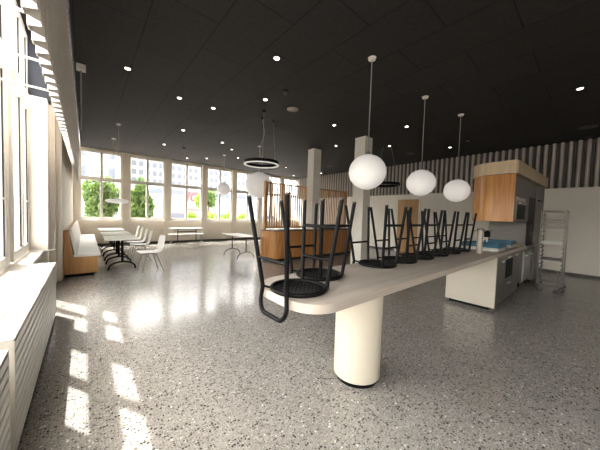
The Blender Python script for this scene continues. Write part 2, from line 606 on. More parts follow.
def window(n, x0, x1, label):
    e = bpy.data.objects.new('window_%d' % n, None)
    C.objects.link(e)
    e['kind'] = 'structure'
    e['label'] = label
    e['category'] = 'window'
    y0, y1 = YW + 0.02, YW + 0.09
    z0, z1 = 1.03, 3.74
    t = 0.065
    f = MB().box(x0, x0 + t, y0, y1, z0, z1).box(x1 - t, x1, y0, y1, z0, z1)
    f.box(x0 + t, x1 - t, y0, y1, z1 - t, z1).box(x0 + t, x1 - t, y0, y1, z0, z0 + 0.11)
    xm = (x0 + x1) / 2
    f.box(xm - 0.045, xm + 0.045, y0 - 0.012, y1, z0 + 0.11, z1 - t)
    f.box(x0 + t, xm - 0.045, y0 - 0.008, y1, 2.58, 2.73).box(xm + 0.045, x1 - t, y0 - 0.008, y1, 2.58, 2.73)
    f.build('window_frame', 'frame', e, bevel=0.006)
    MB().box(x0 + t, x1 - t, y0 + 0.030, y0 + 0.036, z0 + 0.11, z1 - t).build('pane', 'glass', e)
    return e
wlab = ['tall white window nearest the bench with a leafy tree behind', 'tall white window second from the left, bushy tree filling its left half',
        'tall white window with red lettering and a parked red car behind', 'tall white window beside the small hanging globe, young tree behind',
        'tall white window left of the large globe, lime shrub behind its sill', 'tall white window behind the slatted screen left end',
        'tall white window behind the slatted screen near the right wall']
for i in range(7):
    x0 = PC[i] + 0.12
    x1 = min(PC[i + 1] - 0.12, XR)
    window(i + 1, x0, x1, wlab[i])

def side_window(n, y0, y1, ym, label):
    e = bpy.data.objects.new('window_%d' % n, None)
    C.objects.link(e)
    e['kind'] = 'structure'
    e['label'] = label
    e['category'] = 'window'
    x0, x1 = XG - 0.07, XG
    z0, z1 = 0.72, 4.40
    t = 0.085
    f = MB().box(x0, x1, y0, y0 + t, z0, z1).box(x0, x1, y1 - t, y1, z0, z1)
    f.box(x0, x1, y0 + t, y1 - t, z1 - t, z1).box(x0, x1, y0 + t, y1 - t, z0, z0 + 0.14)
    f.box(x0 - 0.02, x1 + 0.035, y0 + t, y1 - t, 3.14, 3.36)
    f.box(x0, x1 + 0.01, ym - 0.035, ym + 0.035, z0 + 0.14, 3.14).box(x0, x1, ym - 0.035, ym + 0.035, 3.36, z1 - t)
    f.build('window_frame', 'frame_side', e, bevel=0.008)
    g = MB()
    for ya, yb in ((y0 + t, ym - 0.035), (ym + 0.035, y1 - t)):
        for za, zb in ((z0 + 0.14, 3.14), (3.36, z1 - t)):
            g.box(x1 - 0.026, x1 - 0.012, ya, ya + 0.014, za, zb).box(x1 - 0.026, x1 - 0.012, yb - 0.014, yb, za, zb)
    g.build('gasket', 'slot', e)
    MB().box(x0 + 0.030, x0 + 0.036, y0 + t, y1 - t, z0 + 0.14, z1 - t).build('pane', 'glass', e)
    h = MB().box(x1 + 0.010, x1 + 0.022, ym - 0.018, ym + 0.018, 1.42, 1.64).build('handle_plate', 'chrome', e, bevel=0.004)
    MB().tube([(x1 + 0.02, ym, 1.57), (x1 + 0.065, ym, 1.57), (x1 + 0.07, ym + 0.03, 1.57), (x1 + 0.07, ym + 0.13, 1.57)], 0.010).build('handle', 'frame_side', e)
    return e
side_window(8, 5.14, 6.465, 5.83, 'tall white casement window in the left wall beside the pier, lever handle')
side_window(9, 3.34, 4.83, 4.06, 'tall white casement window cut by the left picture edge')
side_window(10, 1.62, 3.10, 2.36, 'tall white casement window in the left wall beside the camera')
side_window(11, -0.15, 1.35, 0.60, 'tall white casement window in the left wall behind the camera')
side_window(12, -1.90, -0.40, -1.15, 'tall white casement window in the left wall, second behind the camera')
side_window(13, -3.65, -2.15, -2.90, 'tall white casement window in the left wall, third behind the camera')
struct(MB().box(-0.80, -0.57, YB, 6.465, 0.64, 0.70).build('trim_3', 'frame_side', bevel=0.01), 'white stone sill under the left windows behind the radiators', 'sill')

# right wall with its corrugated metal upper band, and the wall behind the camera
struct(MB().box(XR, XR + 0.25, YB, YW + 0.28, 0, ZC).build('wall_right', 'right_wall'), 'plain off white right wall below the corrugated metal', 'wall')
struct(MB().box(-1.05, XR + 0.25, YB - 0.2, YB, 0, 4.55).build('wall_back', 'wall'), 'plain wall behind the camera', 'wall')
struct(MB().box(XR - 0.02, XR - 0.001, YB, 4.80, 0, 0.07).box(XR - 0.02, XR - 0.001, 5.92, YW - 0.08, 0, 0.07).build('baseboard_right', 'skirt'), 'dark skirting at the foot of the right wall', 'baseboard')

def corrugated(axis_pos, y0, y1, z0, z1, amp, period, sharp, thick=0.0):
    """folded sheet running along y"""
    mb = MB()
    pts = []
    n = int((y1 - y0) / period)
    for i in range(n):
        b = y0 + i * period
        if sharp:
            pts += [(-amp, b), (-amp, b + 0.30 * period), (amp, b + 0.5 * period), (amp, b + 0.80 * period)]
        else:
            for k in range(10):
                pts.append((amp * math.sin(2 * PI * k / 10), b + k / 10 * period))
    vs = []
    for dx, y in pts:
        vs += [(axis_pos + dx, y, z0), (axis_pos + dx, y, z1)]
    m = len(pts)
    if thick:
        for dx, y in pts:
            vs += [(axis_pos + dx + thick, y, z0), (axis_pos + dx + thick, y, z1)]
    fs = [(2 * i, 2 * i + 2, 2 * i + 3, 2 * i + 1) for i in range(m - 1)]
    mb.add(vs, fs, not sharp)
    if thick:
        o = 2 * m
        mb.add(vs, [(o + 2 * i, o + 2 * i + 1, o + 2 * i + 3, o + 2 * i + 2) for i in range(m - 1)], not sharp)
        mb.add(vs, [(2 * i, o + 2 * i, o + 2 * i + 2, 2 * i + 2) for i in range(m - 1)])
    return mb
def half_corrugated(xc, y0, y1, z0, z1, amp, period, front):
    mb = MB()
    n = int((y1 - y0) / period)
    for i in range(n):
        b = y0 + i * period + (0.5 * period if front else 0.0)
        a0 = PI if front else 0.0
        pts = [(xc + amp * math.sin(a0 + PI * k / 8), b + 0.5 * period * k / 8) for k in range(9)]
        vs = [(x, y, z) for x, y in pts for z in (z0, z1)] + [(x + 0.006, y, z) for x, y in pts for z in (z0, z1)]
        fs = [(2 * k, 2 * k + 2, 2 * k + 3, 2 * k + 1) for k in range(8)] + [(18 + 2 * k, 18 + 2 * k + 1, 18 + 2 * k + 3, 18 + 2 * k + 2) for k in range(8)]
        mb.add(vs, fs, True)
        mb.add(vs, [(2 * k, 18 + 2 * k, 18 + 2 * k + 2, 2 * k + 2) for k in range(8)])
    return mb
struct(half_corrugated(XR - 0.085, YB, YW - 0.1, 2.52, ZC, 0.070, 0.172, False).build('trim_6', 'valley_shade'),
       'valleys of the corrugated cladding on the right wall, their shade painted dark', 'cladding')
struct(half_corrugated(XR - 0.085, YB, YW - 0.1, 2.52, ZC, 0.070, 0.172, True).build('trim_4', 'corrugated'),
       'corrugated metal cladding along the top of the right wall', 'cladding')
struct(corrugated(-0.190, -1.2, YW - 0.15, 2.38, ZC + 0.05, 0.026, 0.145, True, 0.005).build('trim_5', 'band'),
       'folded white perforated metal band hanging along the left windows', 'metal band')
for k in range(3):
    y = 1.85 + 0.545 * k
    o = MB().tube([(XG - 0.02, y, 2.44), (-0.185, y, 2.44)], 0.008, 8).build('tie_rod', 'frame')
    tag(o, ['thin white tie rod under the hanging band, uppermost at the left picture edge', 'thin white tie rod second from the top, just above the dark blue panel',
            'thin white tie rod third from the top under the hanging band', 'thin white tie rod fourth from the top under the hanging band',
            'thin white tie rod fifth from the top under the hanging band', 'thin white tie rod sixth from the top under the hanging band',
            'thin white tie rod next to last, far along the hanging band', 'thin white tie rod farthest along the hanging band'][k], 'rod', 'tie rods of the hanging band')

# door in the right wall
dr = bpy.data.objects.new('door_1', None)
C.objects.link(dr)
struct(dr, 'oak door in the right wall behind the upturned stools', 'door')
MB().box(XR - 0.035, XR - 0.004, 4.90, 5.82, 0.005, 2.30).build('door_leaf', 'door_wood', dr)
MB().box(XR - 0.03, XR - 0.002, 4.82, 4.90, 0, 2.36).box(XR - 0.03, XR - 0.002, 5.82, 5.90, 0, 2.36).box(XR - 0.03, XR - 0.002, 4.90, 5.82, 2.30, 2.36).build('door_frame', 'wall', dr)
MB().tube([(XR - 0.035, 5.0, 1.05), (XR - 0.08, 5.0, 1.05), (XR - 0.08, 5.12, 1.05)], 0.01).build('handle', 'chrome', dr)

# columns
struct(MB().box(6.09, 6.44, 6.53, 6.85, 0, ZC).build('column', 'column', bevel=0.006), 'square off white column standing in the slatted bar', 'column')
struct(MB().box(6.15, 6.51, 4.45, 4.82, 0, ZC).build('column', 'column', bevel=0.006), 'square off white column right behind the nearest hanging globe', 'column')

# heating pipe along the pier
hp = MB().tube([(-0.73, 6.44, 0.70), (-0.50, 6.44, 0.70), (-0.47, 6.46, 0.70), (-0.455, 6.60, 0.70), (-0.455, 6.68, 0.78), (-0.455, 6.70, 1.05)], 0.016)
tag(hp.build('heating_pipe', 'frame'), 'white pipe bending round the pier at the end of the radiator', 'pipe')

# radiators under the left windows
def radiator(y0, y1, label):
    r = thing('radiator', label, 'radiator', (-0.44, (y0 + y1) / 2, 0), 0, 'radiators under the left windows')
    h = (y1 - y0) / 2
    mb = MB()
    nfin = 10
    for k in range(nfin):                                     # front of stacked flat tubes
        z = 0.052 + k * 0.0675
        mb.box(0.100, 0.128, -h, h, z, z + 0.052)
    mb.box(0.085, 0.102, -h + 0.004, h - 0.004, 0.05, 0.72)
    mb.build('front_panel', 'radiator', r, bevel=0.003)
    b = MB()
    b.box(-0.115, -0.09, -h, h, 0.05, 0.72)
    b.build('rear_panel', 'radiator', r)
    t = MB().box(-0.120, 0.128, -h - 0.003, h + 0.003, 0.724, 0.738)
    t.box(-0.01, 0.012, -h, h, 0.738, 0.744)
    t.build('top_cover', 'radiator', r, bevel=0.003)
    for s in (-1, 1):
        MB().box(-0.12, 0.128, s * (h + 0.001) - 0.006, s * (h + 0.001) + 0.006, 0.05, 0.724).build('end_cover', 'radiator', r)
        MB().box(-0.03, 0.03, s * (h - 0.18) - 0.02, s * (h - 0.18) + 0.02, 0.0, 0.05).build('foot', 'dark_iron', r)
    return r
ra = radiator(2.13, 4.77, 'long white ribbed radiator under the left windows, farther from camera')
MB().tube([(0.02, -1.33, 0.60), (0.02, -1.40, 0.60)], 0.022).build('valve', 'frame', ra)
radiator(-0.55, 1.98, 'white ribbed radiator cut by the lower left picture corner')

# ------------------------------------------------------------------ the long counter and its upturned stools
ct = thing('counter', 'long limed wood bar counter with rounded left end on a cream drum', 'counter', (0, 0, 0))
poly = rrect(0.975, 7.38, 1.02, 1.78, (0.22, 0, 0, 0.30), 12)
MB().prism(poly, 0.902, 0.960, False).build('counter_top', 'counter', ct, bevel=0.004)
MB().lathe([(0.212, 0.045), (0.212, 0.902)], (1.950, 1.405, 0), 64).build('drum_leg', 'column_leg', ct)
MB().lathe([(0.190, 0.0), (0.190, 0.05)], (1.950, 1.405, 0), 48).build('plinth', 'black', ct)

def stool_parts(root):
    rim = MB()
    ring = [(0.192 * math.cos(a), 0.192 * math.sin(a), 0.016) for a in [2 * PI * k / 40 for k in range(40)]]
    rim.tube(ring, 0.0155, 10, closed=True)
    rim.build('seat_rim', 'black', root)
    seat = MB().lathe([(0.0, 0.0060), (0.12, 0.0066), (0.185, 0.012), (0.185, 0.0145), (0.12, 0.009), (0.0, 0.0085)], (0, 0, 0), 40)
    seat.build('seat', 'black_perf', root)
    H = 0.655
    for s in (-1, 1):
        MB().tube([(0.150, s * 0.135, 0.022), (0.205, s * 0.197, H)], 0.0155, 10).build('leg', 'black', root)
    # the two rear legs run past the seat into the low back loop
    lp = []
    for s in (-1, 1):
        MB().tube([(-0.2145, s * 0.138, 0.030), (-0.295, s * 0.222, H)], 0.0155, 10).build('leg', 'black', root)
    for k in range(0, 4):
        lp.append((-0.2145 - 0.002 * k, 0.138 + 0.004 * k, 0.030 - k * 0.028))
    for k in range(0, 9):
        a = k / 8 * PI / 2
        lp.append((-0.221 - 0.01 * math.sin(a), 0.080 + 0.070 * math.cos(a), -0.055 - 0.085 * math.sin(a)))
    full = lp + [(x, -y, z) for x, y, z in reversed(lp)]
    MB().tube(full, 0.0155, 10).build('back_loop', 'black', root)
    for s in (-1, 1):
        MB().tube([(-0.2145, s * 0.150, 0.030), (-0.17, s * 0.09, 0.018)], 0.009, 8).build('seat_bracket', 'black', root)
    z1, z2 = 0.215, 0.455
    f = lambda z: (0.150 + 0.055 * (z - 0.022) / (H - 0.022), 0.135 + 0.062 * (z - 0.022) / (H - 0.022))
    g = lambda z: (-0.2145 - 0.0805 * (z - 0.03) / (H - 0.03), 0.138 + 0.0695 * (z - 0.03) / (H - 0.03))
    x, y = f(z1)
    MB().tube([(x, -y, z1), (x, y, z1)], 0.0115, 8).build('rung', 'black', root)
    x, y = f(z2)
    MB().tube([(x, -y, z2), (x, y, z2)], 0.0125, 8).build('footrest', 'black', root)
    x, y = g(z1 + 0.02)
    MB().tube([(x, -y, z1 + 0.02), (x, y, z1 + 0.02)], 0.0115, 8).build('rung', 'black', root)
    for s in (-1, 1):
        x, y = f(H)
        MB().lathe([(0.0165, 0), (0.0165, 0.012)], (x, s * y, H - 0.004), 10).build('foot_cap', 'dark_iron', root)
        MB().lathe([(0.0165, 0), (0.0165, 0.012)], (-0.295, s * 0.222, H - 0.004), 10).build('foot_cap', 'dark_iron', root)

ZT = 0.9602
st = thing('bar_stool', 'upturned black stool on the rounded counter end, back loop hanging in front', 'stool', (1.170, 1.370, ZT), 0, 'upturned bar stools on the counter')
stool_parts(st)
slabs = ['upturned black stool second from the left, just behind the front stool', 'upturned black stool left of the column, third from the left',
         'upturned black stool fourth from the left, right beside the column', 'upturned black stool fifth from the left, in front of the oak door',
         'upturned black stool sixth from the left on the counter', 'upturned black stool seventh from the left, next to last in the row',
         'last upturned black stool, nearest the blue crates']
for (x, y, rz), lb in zip(((1.585, 1.582, -PI / 2), (2.50, 1.582, -PI / 2), (2.99, 1.582, -PI / 2 + 0.02), (3.49, 1.582, -PI / 2 - 0.02),
                           (3.99, 1.582, -PI / 2), (4.49, 1.582, -PI / 2 + 0.02), (4.98, 1.582, -PI / 2)), slabs):
    dup(st, (x, y, ZT), rz, lb)

# ------------------------------------------------------------------ kitchen end: island, tower, rack
isl = thing('kitchen_island', 'cream and steel kitchen cabinet block carrying the counter end', 'cabinet', (0, 0, 0))
MB().box(5.12, 6.92, 1.075, 1.74, 0.07, 0.9015).build('carcass', 'grey_panel', isl)
MB().box(5.08, 5.12, 1.022, 1.76, 0.06, 0.9015).build('end_panel', 'cream_front', isl, bevel=0.003)
MB().box(5.15, 6.88, 1.11, 1.72, 0.0, 0.07).build('plinth', 'black', isl)
def door_front(x0, x1, z0, z1, hx, hz, mat='steel_panel', hl=0.12):
    d = MB().box(x0, x1, 1.030, 1.073, z0, z1).build('door', mat, isl, bevel=0.003)
    MB().box(hx - hl / 2, hx + hl / 2, 1.008, 1.030, hz - 0.012, hz + 0.012).build('handle', 'chrome', d, bevel=0.003)
door_front(5.125, 5.66, 0.075, 0.895, 5.52, 0.80)
door_front(5.67, 6.36, 0.405, 0.895, 6.02, 0.845, 'steel_panel', 0.2)
MB().box(5.76, 6.28, 1.022, 1.031, 0.47, 0.80).build('oven_window', 'oven_glass', isl)
door_front(5.67, 6.36, 0.075, 0.395, 6.05, 0.355, 'steel_panel', 0.2)
door_front(6.37, 6.915, 0.075, 0.895, 6.64, 0.83, 'steel_panel', 0.16)

dw = thing('dishwasher', 'steel dishwasher under the worktop beyond the island gap', 'dishwasher', (0, 0, 0))
MB().box(7.52, 8.40, 1.06, 1.74, 0.10, 0.90).build('body', 'steel_panel', dw)
d_ = MB().box(7.53, 8.39, 1.030, 1.058, 0.14, 0.80).build('door', 'chrome', dw, bevel=0.004)
MB().box(7.60, 8.32, 0.985, 1.005, 0.725, 0.745).box(7.62, 7.64, 1.004, 1.031, 0.725, 0.745).box(8.28, 8.30, 1.004, 1.031, 0.725, 0.745).build('handle', 'chrome', d_)
MB().box(7.53, 8.39, 1.032, 1.058, 0.81, 0.895).build('control_panel', 'grey_panel', dw)
for px in (7.58, 8.34):
    for py in (1.12, 1.68):
        MB().box(px - 0.03, px + 0.03, py - 0.03, py + 0.03, 0, 0.10).build('foot', 'black', dw)

tw = thing('oven_tower', 'overhead wood clad kitchen unit with pale band and built in oven', 'kitchen unit', (0, 0, 0))
MB().prism(rrect(6.16, 7.40, 1.045, 1.795, (0.0, 0, 0, 0.40), 14), 1.50, 2.38).build('housing', 'grey_panel', tw)
MB().box(7.40, 9.10, 1.065, 1.745, 0.964, 2.38).build('tall_cabinet', 'grey_panel', tw)
# curved veneer sheet: from the near corner round the far corner
arc_o = [(6.13, 1.035), (6.13, 1.395)] + [(6.55 - 0.42 * math.cos(k / 14 * PI / 2), 1.395 + 0.42 * math.sin(k / 14 * PI / 2)) for k in range(1, 15)] + [(7.40, 1.815)]
arc_i = [(6.158, 1.035), (6.158, 1.395)] + [(6.55 - 0.392 * math.cos(k / 14 * PI / 2), 1.395 + 0.392 * math.sin(k / 14 * PI / 2)) for k in range(1, 15)] + [(7.40, 1.7965)]
def sheet(o_, i_, z0, z1):
    mb = MB()
    n = len(o_)
    vs = [(x, y, z0) for x, y in o_] + [(x, y, z1) for x, y in o_] + [(x, y, z0) for x, y in i_] + [(x, y, z1) for x, y in i_]
    fs, fl = [], []
    for k in range(n - 1):
        fs += [(k, n + k, n + k + 1, k + 1), (2 * n + k, 2 * n + k + 1, 3 * n + k + 1, 3 * n + k)]
        fl += [(k, k + 1, 2 * n + k + 1, 2 * n + k), (n + k, 3 * n + k, 3 * n + k + 1, n + k + 1)]
    mb.add(vs, fs, True)
    mb.add(vs, fl + [(0, 2 * n, 3 * n, n), (n - 1, 2 * n - 1, 4 * n - 1, 3 * n - 1)])
    return mb
sheet(arc_o, arc_i, 1.49, 2.40).build('veneer_panel', 'burl', tw)
MB().prism(rrect(6.08, 9.20, 1.00, 1.84, (0.08, 0.02, 0.02, 0.46), 18), 2.40, 2.645).build('top_band', 'light_wood', tw)
ov = MB().box(6.22, 6.92, 1.012, 1.044, 1.52, 1.98).build('oven', 'steel_panel', tw, bevel=0.004)
MB().box(6.26, 6.88, 1.004, 1.0125, 1.55, 1.82).build('oven_window', 'oven_glass', ov)
MB().tube([(6.30, 0.985, 1.855), (6.84, 0.985, 1.855)], 0.010).build('handle', 'chrome', ov)
MB().box(6.26, 6.88, 1.006, 1.0125, 1.90, 1.96).build('control_panel', 'chrome', ov)
MB().box(7.41, 8.12, 1.048, 1.064, 0.968, 2.05).build('recess', 'slot', tw)
MB().box(8.14, 9.08, 1.040, 1.064, 0.968, 2.37).build('tall_door', 'steel_panel', tw)
MB().box(8.30, 8.80, 1.000, 1.040, 2.00, 2.03).build('hinge_rail', 'black', tw)
bc = MB().box(8.42, 9.10, 1.05, 1.74, 0.06, 0.90)
MB().box(8.45, 9.06, 1.10, 1.70, 0.0, 0.06).build('plinth', 'black', tw)
bc.build('base_cabinet', 'grey_panel', tw)
_a = math.radians(-2.0)
_p = Vector((6.12, 1.02, 0))
tw.rotation_euler = (0, 0, _a)
tw.location = _p - Matrix.Rotation(_a, 3, 'Z') @ _p
MB().box(7.382, 9.10, 1.022, 1.745, 0.902, 0.9635).build('worktop', 'steel_panel', tw)

# rack trolley
rk = thing('rack_trolley', 'tall steel tray rack trolley standing before the right wall', 'rack', (8.03, 0.63, 0))
RX, RY = 0.27, 0.19
for sx in (-1, 1):
    for sy in (-1, 1):
        MB().box(sx * RX - 0.0125, sx * RX + 0.0125, sy * RY - 0.0125, sy * RY + 0.0125, 0.12, 1.77).build('post', 'rack_steel', rk)
        cs = MB().lathe([(0.012, 0.02), (0.045, 0.005), (0.055, 0.0), (0.055, -0.0), (0.045, -0.005), (0.012, -0.02)], (0, 0, 0), 16)
        w_ = MB()
        ring = [(sx * RX + 0.0, sy * RY + 0.035 * math.cos(a), 0.05 + 0.035 * math.sin(a)) for a in [2 * PI * k / 16 for k in range(16)]]
        w_.tube(ring, 0.0145, 8, closed=True)
        w_.box(sx * RX - 0.012, sx * RX + 0.012, sy * RY - 0.02, sy * RY + 0.02, 0.075, 0.12)
        w_.build('castor', 'dark_iron', rk)
for z in (0.13, 1.75):
    fr = MB().box(-RX + 0.0125, RX - 0.0125, -RY - 0.012, -RY + 0.012, z - 0.012, z + 0.012).box(-RX + 0.0125, RX - 0.0125, RY - 0.012, RY + 0.012, z - 0.012, z + 0.012)
    fr.box(-RX - 0.012, -RX + 0.012, -RY + 0.0125, RY - 0.0125, z - 0.012, z + 0.012).box(RX - 0.012, RX + 0.012, -RY + 0.0125, RY - 0.0125, z - 0.012, z + 0.012)
    fr.build('frame', 'rack_steel', rk)
for k in range(16):
    z = 0.30 + k * 0.09
    for sy in (-1, 1):
        y = sy * (RY - 0.02)
        MB().box(-RX, RX, y - 0.016, y + 0.016, z - 0.003, z + 0.003).build('runner', 'rack_steel', rk)
def pan(z, h, mat, label, name='tray'):
    w, d, t = RX - 0.01, RY - 0.016, 0.004
    mb = MB().box(-w, w, -d, d, z, z + t)
    mb.box(-w, -w + t, -d, d, z + t, z + h).box(w - t, w, -d, d, z + t, z + h).box(-w + t, w - t, -d, -d + t, z + t, z + h).box(-w + t, w - t, d - t, d, z + t, z + h)
    o = mb.build(name, mat, loc=(8.03, 0.63, 0))
    tag(o, label, 'tray', 'trays in the steel rack')
pan(1.563 + 0.001, 0.045, 'rack_steel', 'steel tray in the rack trolley, topmost of the three upper trays')
pan(1.473 + 0.001, 0.045, 'rack_steel', 'steel tray in the rack trolley, middle of the three upper trays')
pan(1.383 + 0.001, 0.045, 'rack_steel', 'steel tray in the rack trolley, lowest of the three upper trays')
pan(1.023 + 0.001, 0.065, 'tray_white', 'pale tray halfway down the steel rack trolley')
pan(0.663 + 0.001, 0.025, 'rack_steel', 'shallow steel tray below the pale one in the rack')
# low platform trolley parked in the rack foot
pt = thing('platform_trolley', 'small steel push trolley parked before the foot of the tray rack', 'trolley', (7.57, 0.62, 0))
MB().box(-0.10, 0.10, -0.15, 0.15, 0.10, 0.125).build('deck', 'rack_steel', pt)
MB().tube([(-0.09, -0.14, 0.12), (-0.10, -0.14, 0.46), (-0.10, -0.10, 0.50), (-0.10, 0.10, 0.50), (-0.10, 0.14, 0.46), (-0.09, 0.14, 0.12)], 0.010).build('push_handle', 'rack_steel', pt)
for sx in (-1, 1):
    for sy in (-1, 1):
        MB().tube([(sx * 0.07 - 0.012, sy * 0.12, 0.045), (sx * 0.07 + 0.012, sy * 0.12, 0.045)], 0.045, 14).box(sx * 0.07 - 0.02, sx * 0.07 + 0.02, sy * 0.12 - 0.01, sy * 0.12 + 0.01, 0.08, 0.10).build('castor', 'dark_iron', pt)

# things on the counter near the tower
dp = thing('dispenser', 'tall taupe cylinder dispenser standing on the counter before the blue crates', 'dispenser', (4.90, 1.23, ZT))
MB().lathe([(0.043, 0), (0.043, 0.36), (0.040, 0.375)], (0, 0, 0), 32).build('tube', 'dispenser', dp)
MB().lathe([(0.047, 0.375), (0.047, 0.40), (0.042, 0.405)], (0, 0, 0), 32).build('cap', 'grey_panel', dp)

def crate(x, y, w, d, rz, label, tray=True):
    c = thing('dish_crate', label, 'crate', (x, y, ZT), rz, 'blue dish crates by the sink')
    MB().box(-w, w, -d, d, 0.0, 0.006).box(-w, w, -d, -d + 0.012, 0.006, 0.055).box(-w, w, d - 0.012, d, 0.006, 0.055).box(-w, -w + 0.012, -d + 0.012, d - 0.012, 0.006, 0.055).box(w - 0.012, w, -d + 0.012, d - 0.012, 0.006, 0.055).build('drip_tray', 'tray_white', c)
    mb = MB()
    mb.box(-w - 0.004, w + 0.004, -d - 0.004, -d + 0.012, 0.056, 0.125).box(-w - 0.004, w + 0.004, d - 0.012, d + 0.004, 0.056, 0.125)
    mb.box(-w - 0.004, -w + 0.012, -d + 0.012, d - 0.012, 0.056, 0.125).box(w - 0.012, w + 0.004, -d + 0.012, d - 0.012, 0.056, 0.125)
    mb.box(-w, w, -d, d, 0.056, 0.064)
    mb.build('crate', 'blue', c)
    for i in range(5):
        for j in range(5):
            px, py = -w + (i + 0.7) * w * 2 / 5.4, -d + (j + 0.7) * d * 2 / 5.4
            MB().box(px - 0.008, px + 0.008, py - 0.008, py + 0.008, 0.064, 0.115).build('peg', 'blue', c)
    return c
crate(5.72, 1.34, 0.25, 0.25, 0.0, 'blue dish crate on a white tray right behind the taupe dispenser')
crate(6.75, 1.33, 0.25, 0.22, 0.0, 'blue dish crate on a white tray below the wood clad unit, farther back')
crate(5.62, 1.66 - 0.02, 0.20, 0.035, 0.0, 'narrow blue crate along the far counter edge behind the last stool')
tp = thing('kitchen_tap', 'steel tap with long horizontal spout and black lever on the counter', 'tap', (6.25, 1.45, ZT))
MB().tube([(0, 0, 0), (0, 0, 0.30)], 0.018, 12).build('tap_body', 'chrome', tp)
MB().tube([(0.25, -0.10, 0.335), (0, 0, 0.335), (-0.55, 0.12, 0.335)], 0.010, 10).build('spout', 'chrome', tp)
MB().lathe([(0.05, 0.20), (0.055, 0.30), (0.02, 0.335)], (0, 0, 0), 20).build('lever', 'black', tp)
cl = MB().lathe([(0.0, 0.05), (0.05, 0.048), (0.08, 0.03), (0.10, 0.0)], (0, 0, 0), 16, True, 1.3, 0.8)
tag(cl.build('cloth', 'yellow', loc=(7.21, 1.15, ZT), rotz=0.3), 'crumpled yellow cloth on the worktop under the oven', 'cloth')

# ------------------------------------------------------------------ slatted serving bar at the back
bar = thing('serving_bar', 'oak serving bar with rounded corners and dark top under the slatted screen', 'bar', (0, 0, 0))
def bar_plan(g):
    p = rrect(4.38 - g, 8.60 + g, 6.42 - g, 7.35 + g, (0.30, 0.18, 0.18, 0.30), 10)
    out = []
    done = False
    for a, b_ in zip(p, p[1:] + p[:1]):
        out.append(a)
        if not done and abs(a[1] - b_[1]) < 1e-6 and a[1] > 7 and a[0] > 6.5 and b_[0] < 6:
            out += [(6.445, 7.35 + g), (6.445, 6.525), (6.085, 6.525), (6.085, 7.35 + g)]
            done = True
    return out
MB().prism(bar_plan(0.0), 0.08, 0.955).build('bar_front', 'oak', bar)
MB().prism(bar_plan(-0.06), 0.0, 0.08).build('plinth', 'black', bar)
MB().prism(bar_plan(0.015), 0.955, 0.985).build('bar_top', 'dark_top', bar)
scn = thing('slatted_screen', 'tall oak slatted screen standing on the serving bar', 'screen', (0, 0, 0))
X0, X1, YS, ZB, ZS = 4.42, 8.50, 7.02, 0.9855, 2.53
MB().box(X0, X0 + 0.07, YS - 0.05, YS + 0.05, ZB, ZS + 0.03).build('post', 'slat_oak', scn)
MB().box(X1 - 0.07, X1, YS - 0.05, YS + 0.05, ZB, ZS + 0.03).build('post', 'slat_oak', scn)
MB().box(X0 + 0.07, X1 - 0.07, YS - 0.03, YS + 0.03, ZS - 0.05, ZS).build('rail', 'slat_oak', scn)
MB().box(X0 + 0.07, X1 - 0.07, YS - 0.03, YS + 0.03, ZB + 0.03, ZB + 0.09).build('rail', 'slat_oak', scn)
nsl = 40
for k in range(nsl):
    x = X0 + 0.11 + k * (X1 - X0 - 0.22) / (nsl - 1)
    yy = YS
    MB().box(x - 0.024, x + 0.024, yy - 0.012, yy + 0.012, ZB + 0.09, ZS - 0.05).build('slat', 'slat_oak', scn)

# ------------------------------------------------------------------ bench, tables, chairs
bn = thing('bench', 'long oak bench with white cushions along the left wall', 'bench', (0, 0, 0))
BY0, BY1 = 7.20, 12.55
ep = [(-0.352, 0.07), (0.205, 0.07), (0.205, 0.43), (-0.20, 0.43), (-0.285, 1.02), (-0.352, 1.02)]
def side_poly(mb, poly, y0, y1):
    n = len(poly)
    vs = [(x, y0, z) for x, z in poly] + [(x, y1, z) for x, z in poly]
    mb.add(vs, [(i, n + i, n + (i + 1) % n, (i + 1) % n) for i in range(n)] + [tuple(range(n)), tuple(range(n, 2 * n))[::-1]])
    return mb
side_poly(MB(), ep, BY0, BY0 + 0.03).build('end_panel', 'bench_wood', bn)
side_poly(MB(), ep, BY1 - 0.03, BY1).build('end_panel', 'bench_wood', bn)
side_poly(MB(), [(-0.35, 0.075), (0.19, 0.075), (0.19, 0.425), (-0.21, 0.425), (-0.295, 1.0), (-0.35, 1.0)], BY0 + 0.03, BY1 - 0.03).build('base', 'bench_wood', bn)
MB().box(-0.34, 0.14, BY0 + 0.05, BY1 - 0.05, 0, 0.075).build('plinth', 'black', bn)
nseg = 4
L_ = (BY1 - BY0) / nseg
for k in range(nseg):
    a, b_ = BY0 + k * L_ + (0.0 if k == 0 else 0.004), BY0 + (k + 1) * L_ - 0.004
    MB().box(-0.195, 0.255, a, b_, 0.432, 0.490).build('seat_cushion', 'cushion', bn, bevel=0.015)
    side_poly(MB(), [(-0.19, 0.493), (-0.13, 0.493), (-0.222, 1.01), (-0.272, 1.01)], a + (0.03 if k == 0 else 0), b_).build('back_cushion', 'cushion', bn, bevel=0.012)

